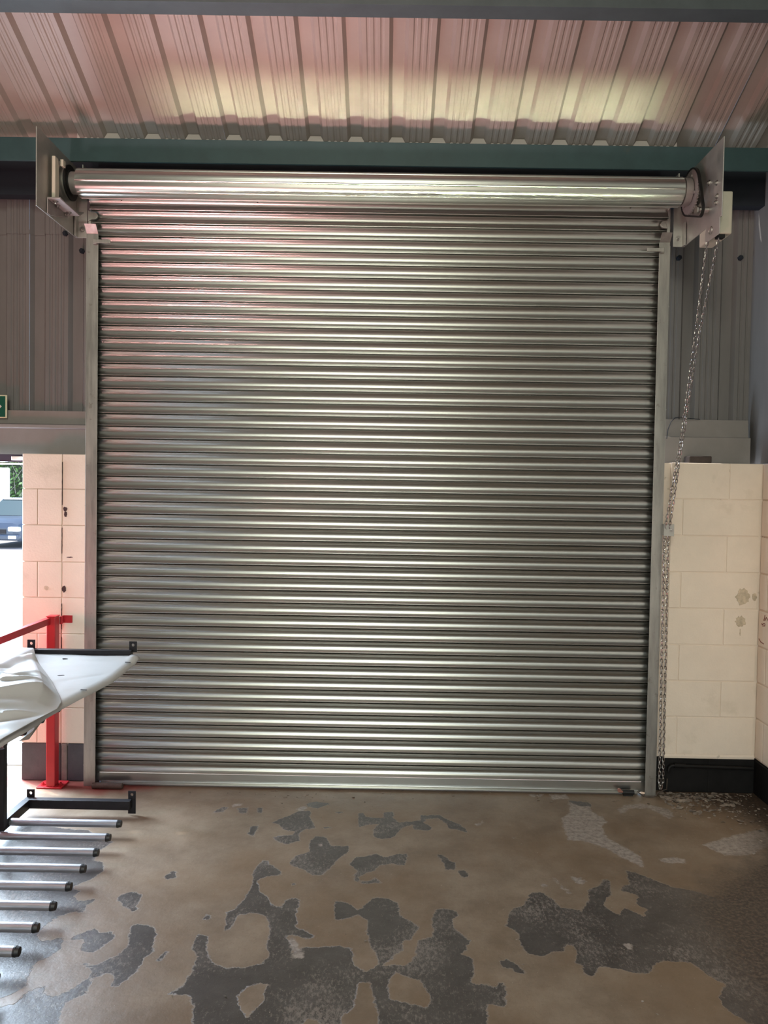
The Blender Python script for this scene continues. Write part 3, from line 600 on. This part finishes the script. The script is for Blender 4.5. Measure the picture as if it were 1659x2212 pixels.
# drive chain looped round wheel and pinion
dc = MB(); P1 = np.array([YC, ZC]); P2 = np.array([YP, ZP]); r1, r2 = .131, .040
dd = P2 - P1; ld = np.hypot(*dd); base_a = math.atan2(dd[1], dd[0]); off = math.acos((r1 - r2) / ld)
loop = [P1 + r1 * np.array([math.cos(a), math.sin(a)]) for a in np.linspace(base_a + off, base_a + 2 * math.pi - off, 46)]
loop += [P2 + r2 * np.array([math.cos(a), math.sin(a)]) for a in np.linspace(base_a - off, base_a + off, 10)]
inn = [q - (q - (P1 if i < 46 else P2)) / np.hypot(*(q - (P1 if i < 46 else P2))) * .009 for i, q in enumerate(loop)]
n = len(loop); vs = []
for x in (XS - .002, XS + .013): vs += [(x, *q) for q in loop] + [(x, *q) for q in inn]
fs = []
for i in range(n):
    j = (i + 1) % n
    fs += [(i, j, n + j, n + i), (2 * n + i, 3 * n + i, 3 * n + j, 2 * n + j), (i, 2 * n + i, 2 * n + j, j), (n + i, n + j, 3 * n + j, 3 * n + i)]
ch = ob('drive_chain', dc.add(vs, fs), M['oily']); ch['label'] = 'oily black drive chain looped round the toothed wheel and small pinion'; ch['category'] = 'chain'
t = thing('gear_housing', 'cream rectangular gear housing outside the right mounting plate', 'housing', (1.795, 4.25, 3.36))
ob('housing', MB().box((1.758, 4.17, 3.257), (1.836, 4.42, 3.486)), M['cream'], t, bevel=.008)
ob('chain_guide', MB().box((1.760, 4.175, 3.238), (1.80, 4.21, 3.2565)), M['oily'], t)

# ---------------------------------------------------------------- hand chain
hc = thing('hand_chain', 'zinc hand chain hanging from the gear housing through the keeper to the floor', 'chain', (1.685, 4.60, 0))
lm = MB()
lp = [(.0058 * math.cos(t), 0, .0075 + .0055 * math.sin(t)) for t in np.linspace(0, math.pi, 5)] + [(.0055 * math.cos(t), 0, -.0075 + .0055 * math.sin(t)) for t in np.linspace(math.pi, 2 * math.pi, 5)]
lmesh = lm.tube(lp, .0027, 5, True).mesh('link', M['zinc'], 60)
def strand(pts, ph):
    P = [Vector(q) for q in pts]; d = 0; i = 0; k = ph; pitch = .0215
    seg = [(P[j + 1] - P[j]).length for j in range(len(P) - 1)]; tot = sum(seg); n = int(tot / pitch)
    for m_ in range(n + 1):
        s_ = m_ * pitch; j = 0
        while j < len(seg) - 1 and s_ > seg[j]: s_ -= seg[j]; j += 1
        q = P[j].lerp(P[j + 1], min(1, s_ / seg[j])); dr = (P[j + 1] - P[j]).normalized()
        o = link('link', lmesh, hc); o.location = q - hc.location
        o.rotation_euler = (dr.to_track_quat('Z', 'Y').to_matrix() @ Matrix.Rotation(math.radians(45 + 90 * (k % 2)) + rng.uniform(-.3, .3), 3, 'Z')).to_euler(); k += 1
strand([(1.740, 4.262, 3.232), (1.728, 4.36, 2.75), (1.705, 4.46, 2.2), (1.672, 4.585, 1.66), (1.672, 4.60, 1.60), (1.677, 4.602, .8), (1.682, 4.603, .10), (1.69, 4.604, .05)], 0)
strand([(1.770, 4.185, 3.235), (1.738, 4.33, 2.75), (1.712, 4.45, 2.2), (1.697, 4.585, 1.66), (1.694, 4.60, 1.60), (1.700, 4.602, .8), (1.704, 4.603, .10), (1.693, 4.604, .055)], 1)
t = thing('chain_keeper', 'small square galvanised chain keeper with a bolt beside the right guide', 'bracket', (1.69, 4.66, 1.63))
ob('keeper_plate', MB().box((1.663, 4.585, 1.596), (1.724, 4.588, 1.668)).box((1.663, 4.588, 1.665), (1.724, 4.625, 1.668)).box((1.668, 4.625, 1.60), (1.672, 4.72, 1.665)).box((1.669, 4.588, 1.60), (1.672, 4.63, 1.665)), M['galv'], t, bevel=.001)
ob('bolt', bolt_mb((1.708, 4.585, 1.632), (0, -1, 0), .008, .010), M['zinc'], t)
# ---------------------------------------------------------------- red barrier
t = thing('safety_barrier', 'red painted steel barrier post and rail standing before the left pier', 'barrier', (-2.015, 4.61, 0))
ob('post', MB().box((-2.046, 4.58, .008), (-1.991, 4.64, 1.045)), M['red'], t, bevel=.005)
ob('post_cap', MB().box((-2.049, 4.577, 1.045), (-1.988, 4.643, 1.050)), M['red'], t, bevel=.002)
ob('handrail', MB().prism([(-2.055, 1.0), (-2.020, 1.0), (-2.020, 1.040), (-2.055, 1.040)], 'y', 2.4, 4.58), M['red'], t, bevel=.003)
wb = ob('wall_bracket', MB().box((-1.992, 4.640, .992), (-1.975, 4.646, 1.038)).box((-1.992, 4.690, .992), (-1.935, 4.697, 1.038)).box((-1.992, 4.64, .992), (-1.986, 4.697, 1.038)), M['red'], t, bevel=.001)
ob('bolt', bolt_mb((-1.952, 4.690, 1.015), (0, -1, 0), .006, .005), M['red'], wb)
ob('base_plate', MB().box((-2.10, 4.57, 0), (-1.945, 4.685, .010)), M['red'], t, bevel=.002)
for x in (-2.075, -1.968): ob('bolt', bolt_mb((x, 4.61, .010), (0, 0, 1), .010, .012), M['red'], t)

# ---------------------------------------------------------------- tube rack
rk = thing('tube_rack', 'black steel rack of projecting steel tubes standing at the left edge', 'rack', (-1.7, 3.5, 0))
BK = M['black_steel']
Y0 = 4.20
def frame(zc, hh, tag_down):
    ob('cross_bar', MB().box((-1.995, Y0 - .02, zc - hh), (-1.40, Y0 + .02, zc + hh)), BK, rk, bevel=.003)
    ob('side_bar', MB().box((-1.998, 2.40, zc - hh), (-1.955, Y0 - .0205, zc + hh)), BK, rk, bevel=.003)
    for x in (-1.970, -1.402):
        z0 = zc - (.06 if tag_down and x > -1.6 else -hh * .4); z1 = zc + .067
        tb = MB(); xa, xb = x - .021, x + .021; zc_ = z1 - .02; yy = Y0 + .0215
        # lug with a through hole
        ring = [(x + .0085 * math.cos(a), zc_ + .0085 * math.sin(a)) for a in np.linspace(0, 2 * math.pi, 16, endpoint=False)]
        sq = [(x + .021 * max(-1, min(1, 1.5 * math.cos(a))), zc_ + (.020 if math.sin(a) > 0 else (zc_ - z0)) * max(-1, min(1, 1.5 * math.sin(a)))) for a in np.linspace(0, 2 * math.pi, 16, endpoint=False)]
        vs = [(a, yy, b) for a, b in ring] + [(a, yy, b) for a, b in sq] + [(a, yy + .006, b) for a, b in ring] + [(a, yy + .006, b) for a, b in sq]
        fs = []
        for i in range(16):
            j = (i + 1) % 16
            fs += [(i, 16 + i, 16 + j, j), (32 + i, 32 + j, 48 + j, 48 + i), (i, j, 32 + j, 32 + i), (16 + i, 48 + i, 48 + j, 16 + j)]
        ob('lug', tb.add(vs, fs), BK, rk)
frame(.070, .025, True); frame(.912, .022, False)
for yy in (3.84, 2.55): ob('post', MB().box((-1.962, yy - .02, .095), (-1.920, yy + .02, .90)), BK, rk, bevel=.003)
tube0 = MB().cyl((0, 0, 0), (.585, 0, 0), .0195, n=24).mesh('tube', M['tube'], 40)
cap0 = MB().cyl((.583, 0, 0), (.590, 0, 0), .0205, n=24).cyl((.590, 0, 0), (.604, 0, 0), .0195, .017, n=24).mesh('end_cap', M['rubber'], 40)
for lev, zz in ((0, .066), (1, .862)):
    for k in range(9):
        o = link('tube', tube0, rk); o.location = Vector((-1.975 - (.055 if lev else 0), 3.965 - .1590 * k, zz)) - rk.location
        e = link('end_cap', cap0, o)
        
# ---------------------------------------------------------------- white plastic sheet on the rack
ps = thing('plastic_sheet', 'crumpled white plastic sheet folded over the top of the rack', 'sheet', (-1.7, 3.5, .89))
def cr(x, yv, ang, off, wd, amp, x0=-9, x1=9, sft=.12):
    """one sharp crease: a ridge along a line through the sheet"""
    c_, s_ = math.cos(ang), math.sin(ang); d = (-(x) * s_ + yv * c_ - off) / wd; l = x * c_ + yv * s_
    f = 1 / (1 + math.exp(-(l - x0) / sft * 4)) / (1 + math.exp((l - x1) / sft * 4))
    return amp * math.exp(-d * d) * f
CREASES = []
for _ in range(46):
    a_ = rng.normal(.55, .45); px_, py_ = rng.uniform(-2.1, -1.45), rng.uniform(2.5, 4.2)
    off_ = -px_ * math.sin(a_) + py_ * math.cos(a_); l_ = px_ * math.cos(a_) + py_ * math.sin(a_); ln = rng.uniform(.06, .22)
    CREASES.append((a_, off_, rng.uniform(.014, .035), rng.choice([-1, 1]) * rng.uniform(.005, .015), l_ - ln, l_ + ln, .08))
def wrinkle(x, yv): return sum(cr(x, yv, *c) for c in CREASES)
def surf(name, nu, nv, F, m, parent, th=.0015):
    mb = MB(); vs = [F(i / (nu - 1), j / (nv - 1)) for j in range(nv) for i in range(nu)]
    mb.add(vs, [(j * nu + i, j * nu + i + 1, (j + 1) * nu + i + 1, (j + 1) * nu + i) for j in range(nv - 1) for i in range(nu - 1)])
    o = ob(name, mb, m, parent, smooth=80); s_ = o.modifiers.new('thick', 'SOLIDIFY'); s_.thickness = th; s_.offset = 1
    return o
EDGE = [(4.172, -1.345), (4.10, -1.350), (4.0, -1.352), (3.76, -1.347), (3.51, -1.356), (3.26, -1.385), (3.13, -1.396), (2.92, -1.390), (2.70, -1.395), (2.45, -1.40)]
def edge_x(yv):
    return float(np.interp(-yv, [-a for a, _ in EDGE], [b for _, b in EDGE]))
def lower(u, v):
    yv = 4.172 + (2.45 - 4.172) * v
    xe = edge_x(yv); xv = -1.945 + (xe + 1.945) * u
    z = .897 + .004 * math.sin(5 * xv + 3 * yv) + .004 * math.sin(9 * yv + 2) + .25 * wrinkle(xv, yv)
    z -= .020 * max(0, (u - .93) / .07) ** 2 - .012 * max(0, 1 - v / .05)
    if v < .03 and u > .9: z += .006
    return (xv, yv, z)
surf('lower_layer', 40, 90, lower, M['pvc'], ps)
FOLD = [(4.172, -1.935), (3.888, -1.759), (3.614, -1.587), (3.375, -1.448), (3.267, -1.392), (3.164, -1.366), (3.0, -1.385), (2.8, -1.40), (2.45, -1.41)]
def flap(u, v):
    yv = 4.172 + (2.45 - 4.172) * v
    xf = float(np.interp(-yv, [-a for a, _ in FOLD], [b for _, b in FOLD]))
    x0 = -2.012; xv = x0 + (xf - x0) * min(1, u)
    e = max(0., (u - .8) / .2)
    d = (yv - 3.194 - .93 * (xv + 1.622)) / 1.366          # signed distance from the main fold ridge
    hump = .075 * math.exp(-(math.hypot(d, .02) - .02) / (.085 if d < 0 else .34))
    hump *= min(1, max(0, (4.12 - yv) / .25))
    z = .918 + hump * min(1, (1 - e) * 1.3 + .15) + wrinkle(xv, yv) * (.6 if -.2 < d < 0 else 1.5)
    z = z * (1 - e * e) + .908 * e * e
    k_ = min(1, max(0, (-1.86 - xv) / .07)); z += max(0, .945 - z) * k_ * k_ * (3 - 2 * k_)
    return (xv, yv, z)
surf('folded_layer', 170, 260, flap, M['pvc'], ps)
ob('hanging_scrap', MB().add([(-1.50, 3.30, .885), (-1.42, 3.22, .885), (-1.40, 3.02, .86), (-1.44, 2.98, .83), (-1.43, 3.05, .815), (-1.47, 3.06, .84), (-1.47, 3.16, .85)], [(0, 1, 2, 3, 4, 5, 6), (6, 5, 4, 3, 2, 1, 0)]), M['galv'], ps)
for x, yv, z, a in ((-1.731, 4.107, .902, 20), (-1.695, 4.167, .905, 5), (-1.375, 4.06, .899, 10), (-1.385, 3.49, .901, 8), (-1.52, 3.56, .948, 50), (-1.43, 2.86, .899, -8), (-1.42, 2.98, .899, -20)):
    o = link('slot', MB().box((-.014, -.006, 0), (.014, .006, .0015)).mesh('slot', M['slot']), ps); o.location = Vector((x, yv, z)) - ps.location; o.rotation_euler = (0, .1, math.radians(a))

# ---------------------------------------------------------------- small things
t = thing('exit_sign', 'green exit sign with a pale frame at the left edge of the picture', 'sign', (-2.60, 4.9, 2.34))
ob('frame', MB().box((-2.75, 4.905, 2.266), (-2.450, 4.915, 2.414)), M['signframe'], t, bevel=.003)
ob('panel', MB().box((-2.742, 4.9035, 2.274), (-2.459, 4.906, 2.406)), M['green'], t)
ob('arrow', MB().prism([(-2.52, 2.334), (-2.50, 2.334), (-2.50, 2.322), (-2.481, 2.340), (-2.50, 2.358), (-2.50, 2.346), (-2.52, 2.346)], 'y', 4.902, 4.904), M['white'], t)
t = thing('conduit', 'black painted conduit along the base of the right wall', 'pipe', (2.0, 4.68, .165))
ob('pipe', MB().tube([(1.765, 4.682, .135), (1.770, 4.682, .160), (1.785, 4.682, .172), (1.82, 4.682, .174), (1.86, 4.682, .171), (2.285, 4.682, .163)], .0105, 12), M['blackblock'], t, smooth=50)
ob('coupling', MB().cyl((1.80, 4.682, .1735), (1.87, 4.682, .171), .014, n=14), M['blackblock'], t, smooth=50)
t = thing('dark_block', 'dark brown block lying on top of the right block wall', 'block', (1.953, 4.80, 2.045))
ob('body', MB().box((1.872, 4.76, 2.043), (2.012, 4.85, 2.088)), M['brown'], t, bevel=.006)
t = thing('steel_bar', 'short rusty round bar lying before the left shutter corner', 'bar', (-1.66, 4.59, 0))
ob('bar', MB().cyl((-1.765, 4.592, .018), (-1.585, 4.592, .018), .018, n=18).cyl((-1.585, 4.592, .018), (-1.580, 4.592, .018), .018, .012, n=18), M['rust'], t, smooth=40)
t = thing('bullet_lock', 'black cylinder lock with a reddish key on the bottom rail', 'lock', (1.50, 4.645, .02))
ob('body', MB().cyl((1.468, 4.622, .024), (1.536, 4.622, .024), .013, n=18).box((1.475, 4.622, .0), (1.53, 4.634, .014)), M['rubber'], t, smooth=40)
ob('key', MB().cyl((1.444, 4.622, .028), (1.468, 4.622, .026), .006, n=10).cyl((1.447, 4.617, .035), (1.447, 4.628, .035), .012, n=14), M['copper'], t, smooth=40)
t = thing('bent_wire', 'bent steel wire lying on the floor at the foot of the right guide', 'wire', (1.66, 4.62, 0))
ob('wire', MB().tube([(1.565, 4.645, .02), (1.59, 4.618, .006), (1.61, 4.603, .005), (1.64, 4.600, .006), (1.665, 4.603, .012), (1.672, 4.607, .026), (1.69, 4.62, .032), (1.745, 4.65, .036), (1.748, 4.652, .10)], .0035, 6), M['rust'], t, smooth=60)
t = thing('loose_cable', 'thin dark cable looping over the sheeting rail right of the shutter', 'cable', (1.85, 4.87, 2.3))
ob('cable', MB().tube([(1.765, 4.862, 2.20), (1.772, 4.864, 2.26), (1.79, 4.866, 2.305), (1.815, 4.868, 2.332), (1.85, 4.87, 2.338), (1.90, 4.875, 2.333), (1.985, 4.895, 2.328)], .0022, 6), M['dark'], t, smooth=60)

# loose paint flakes
fk = MB()
def flake(x, yv, s, z=.0):
    n = 6; a0 = rng.uniform(0, 6.28); tilt = rng.uniform(-.35, .35, 2); hgt_ = rng.uniform(.0005, .004) + z
    pts = [(x + s * rng.uniform(.5, 1) * math.cos(a0 + 6.283 * i / n), yv + s * rng.uniform(.4, .8) * math.sin(a0 + 6.283 * i / n)) for i in range(n)]
    top = [(a, b, max(.0012, hgt_ + (a - x) * tilt[0] + (b - yv) * tilt[1])) for a, b in pts]
    fk.add(top + [(a, b, c - .001) for a, b, c in top], [tuple(range(n)), tuple(range(2 * n - 1, n - 1, -1))] + [(i, n + i, n + (i + 1) % n, (i + 1) % n) for i in range(n)])
for _ in range(420):
    x = 1.70 + abs(rng.normal(0, .28)); yv = 4.685 - abs(rng.normal(0, .16))
    if x < 2.28: flake(x, yv, rng.choice([.006, .010, .016, .028], p=[.4, .35, .18, .07]))
for _ in range(160): flake(rng.uniform(1.9, 2.29), rng.uniform(2.9, 4.5), rng.choice([.004, .008, .013]))
for _ in range(170): flake(rng.uniform(-1.2, 1.9), rng.uniform(2.6, 4.5), rng.choice([.002, .0035, .006], p=[.6, .3, .1]))
for _ in range(60): flake(rng.uniform(-1.7, 1.6), rng.uniform(4.5, 4.64), rng.choice([.003, .006, .012]))
o = ob('paint_flakes', fk, M['flake']); o['kind'] = 'stuff'; o['label'] = 'loose pale paint flakes scattered over the floor and heaped in the right corner'

# ---------------------------------------------------------------- the yard outside the left doorway
ob('ground', MB().add([(-60, 4.97, -.015), (40, 4.97, -.015), (40, 80, -.015), (-60, 80, -.015)], [(0, 1, 2, 3)]), M['tarmac'], kind='structure')
hb = MB()
for _ in range(9000):
    x = rng.uniform(-25, -10); z = rng.uniform(.0, 5.4); yv = 38 + rng.normal(0, .35) + .25 * math.sin(3 * x) ; s = rng.uniform(.06, .16)
    a = Vector(rng.normal(size=3)).normalized(); b = a.orthogonal().normalized() * s; c = a.cross(b)
    q = Vector((x, yv, z)); hb.add([q - b, q + c * .6, q + b, q - c * .6], [(0, 1, 2, 3)])
hd = ob('hedge', hb, M['leaf']); hd['kind'] = 'stuff'; hd['label'] = 'sunlit green hedge behind the white van'
tw = MB()
for _ in range(160):
    x = rng.uniform(-25, -10); z = rng.uniform(.5, 4.2); a = rng.uniform(-.8, .8)
    tw.cyl((x, 37.5, z), (x + 1.1 * math.sin(a), 37.6, z + 1.1 * math.cos(a)), .015, .008, n=5)
ob('twigs', tw, M['twig'], hd)
ob('depth', MB().box((-25, 38.5, 0), (-10, 38.7, 4.9)), M['leafdark'], hd)
vn = thing('white_van', 'white box van parked in the yard beyond the doorway', 'van', (-14.85, 30, 0))
vn.rotation_euler = (0, 0, math.radians(27.5))
ob('body', MB().box((-17.0, 30, .45), (-14.85, 34.0, 2.48)), M['vanwhite'], vn, bevel=.06)
ob('cab', MB().prism([(34.0, .45), (34.0, 2.3), (34.6, 2.2), (35.2, 1.4), (35.9, 1.15), (35.9, .45)], 'x', -16.95, -14.9), M['vanwhite'], vn, bevel=.05)
ob('door_seam', MB().box((-15.935, 29.992, .5), (-15.915, 30.0, 2.4)), M['slot'], vn)
ob('handle', MB().box((-15.88, 29.97, 1.35), (-15.74, 30.0, 1.40)), M['slot'], vn)
for x in (-16.9, -15.15):
    for yv in (30.9, 34.9): ob('wheel', MB().cyl((x, yv, .33), (x + .2, yv, .33), .33, n=24), M['rubber'], vn, smooth=40)
cr = thing('silver_blue_car', 'silver blue car parked nose first in the yard in front of the van', 'car', (-11.3, 23.9, 0))
cx = -11.28
# lofted body, sections along y
secs = [(21.72, .62, .30, .58), (21.80, .76, .22, .72), (22.1, .82, .20, .80), (22.9, .85, .20, .90), (23.1, .85, .20, .92), (25.0, .85, .20, .95), (25.8, .82, .22, .92), (26.0, .74, .35, .80)]
mb = MB(); k = 10; vs = []
for yv, hw, zb_, zt in secs:
    prof_ = [(-hw * .92, zb_), (-hw, zb_ + .12), (-hw, zt - .16), (-hw * .95, zt - .05), (-hw * .75, zt), (hw * .75, zt), (hw * .95, zt - .05), (hw, zt - .16), (hw, zb_ + .12), (hw * .92, zb_)]
    vs += [(cx + a, yv, b) for a, b in prof_]
fs = [(i * k + j, i * k + (j + 1) % k, (i + 1) * k + (j + 1) % k, (i + 1) * k + j) for i in range(len(secs) - 1) for j in range(k)] + [tuple(range(k)), tuple(range(len(secs) * k - 1, (len(secs) - 1) * k - 1, -1))]
ob('body', mb.add(vs, fs), M['carpaint'], cr, smooth=35)
ob('cabin', MB().add([(cx - .76, 22.85, .90), (cx + .76, 22.85, .90), (cx + .60, 23.55, 1.36), (cx - .60, 23.55, 1.36), (cx - .76, 25.7, .93), (cx + .76, 25.7, .93), (cx + .58, 25.0, 1.36), (cx - .58, 25.0, 1.36)], [(0, 3, 7, 4), (1, 5, 6, 2), (4, 7, 6, 5), (0, 1, 2, 3)]), M['glass'], cr)
ob('roof', MB().add([(cx - .61, 23.5, 1.35), (cx + .61, 23.5, 1.35), (cx + .59, 25.05, 1.35), (cx - .59, 25.05, 1.35), (cx - .55, 23.6, 1.42), (cx + .55, 23.6, 1.42), (cx + .53, 24.95, 1.42), (cx - .53, 24.95, 1.42)], [(0, 3, 2, 1), (4, 5, 6, 7), (0, 1, 5, 4), (1, 2, 6, 5), (2, 3, 7, 6), (3, 0, 4, 7)]), M['carpaint'], cr, bevel=.03)
ob('grille', MB().box((cx - .42, 21.70, .42), (cx + .42, 21.78, .54)), M['slot'], cr)
ob('bumper', MB().box((cx - .80, 21.66, .24), (cx + .80, 21.85, .40)), M['carpaint'], cr, bevel=.05)
ob('number_plate', MB().box((cx - .26, 21.645, .30), (cx + .26, 21.665, .40)), M['white'], cr)
for s in (-1, 1):
    a, b = sorted((cx + s * .45, cx + s * .78))
    ob('headlamp', MB().box((a, 21.71, .47), (b, 21.9, .62)), M['lens'], cr, bevel=.04)
    a, b = sorted((cx + s * .50, cx + s * .74))
    ob('fog_lamp', MB().box((a, 21.64, .27), (b, 21.7, .37)), M['lens'], cr, bevel=.02)
    for yv in (22.45, 25.2): ob('wheel', MB().cyl((cx + s * .68, yv, .30), (cx + s * .865, yv, .30), .30, n=24), M['rubber'], cr, smooth=40)
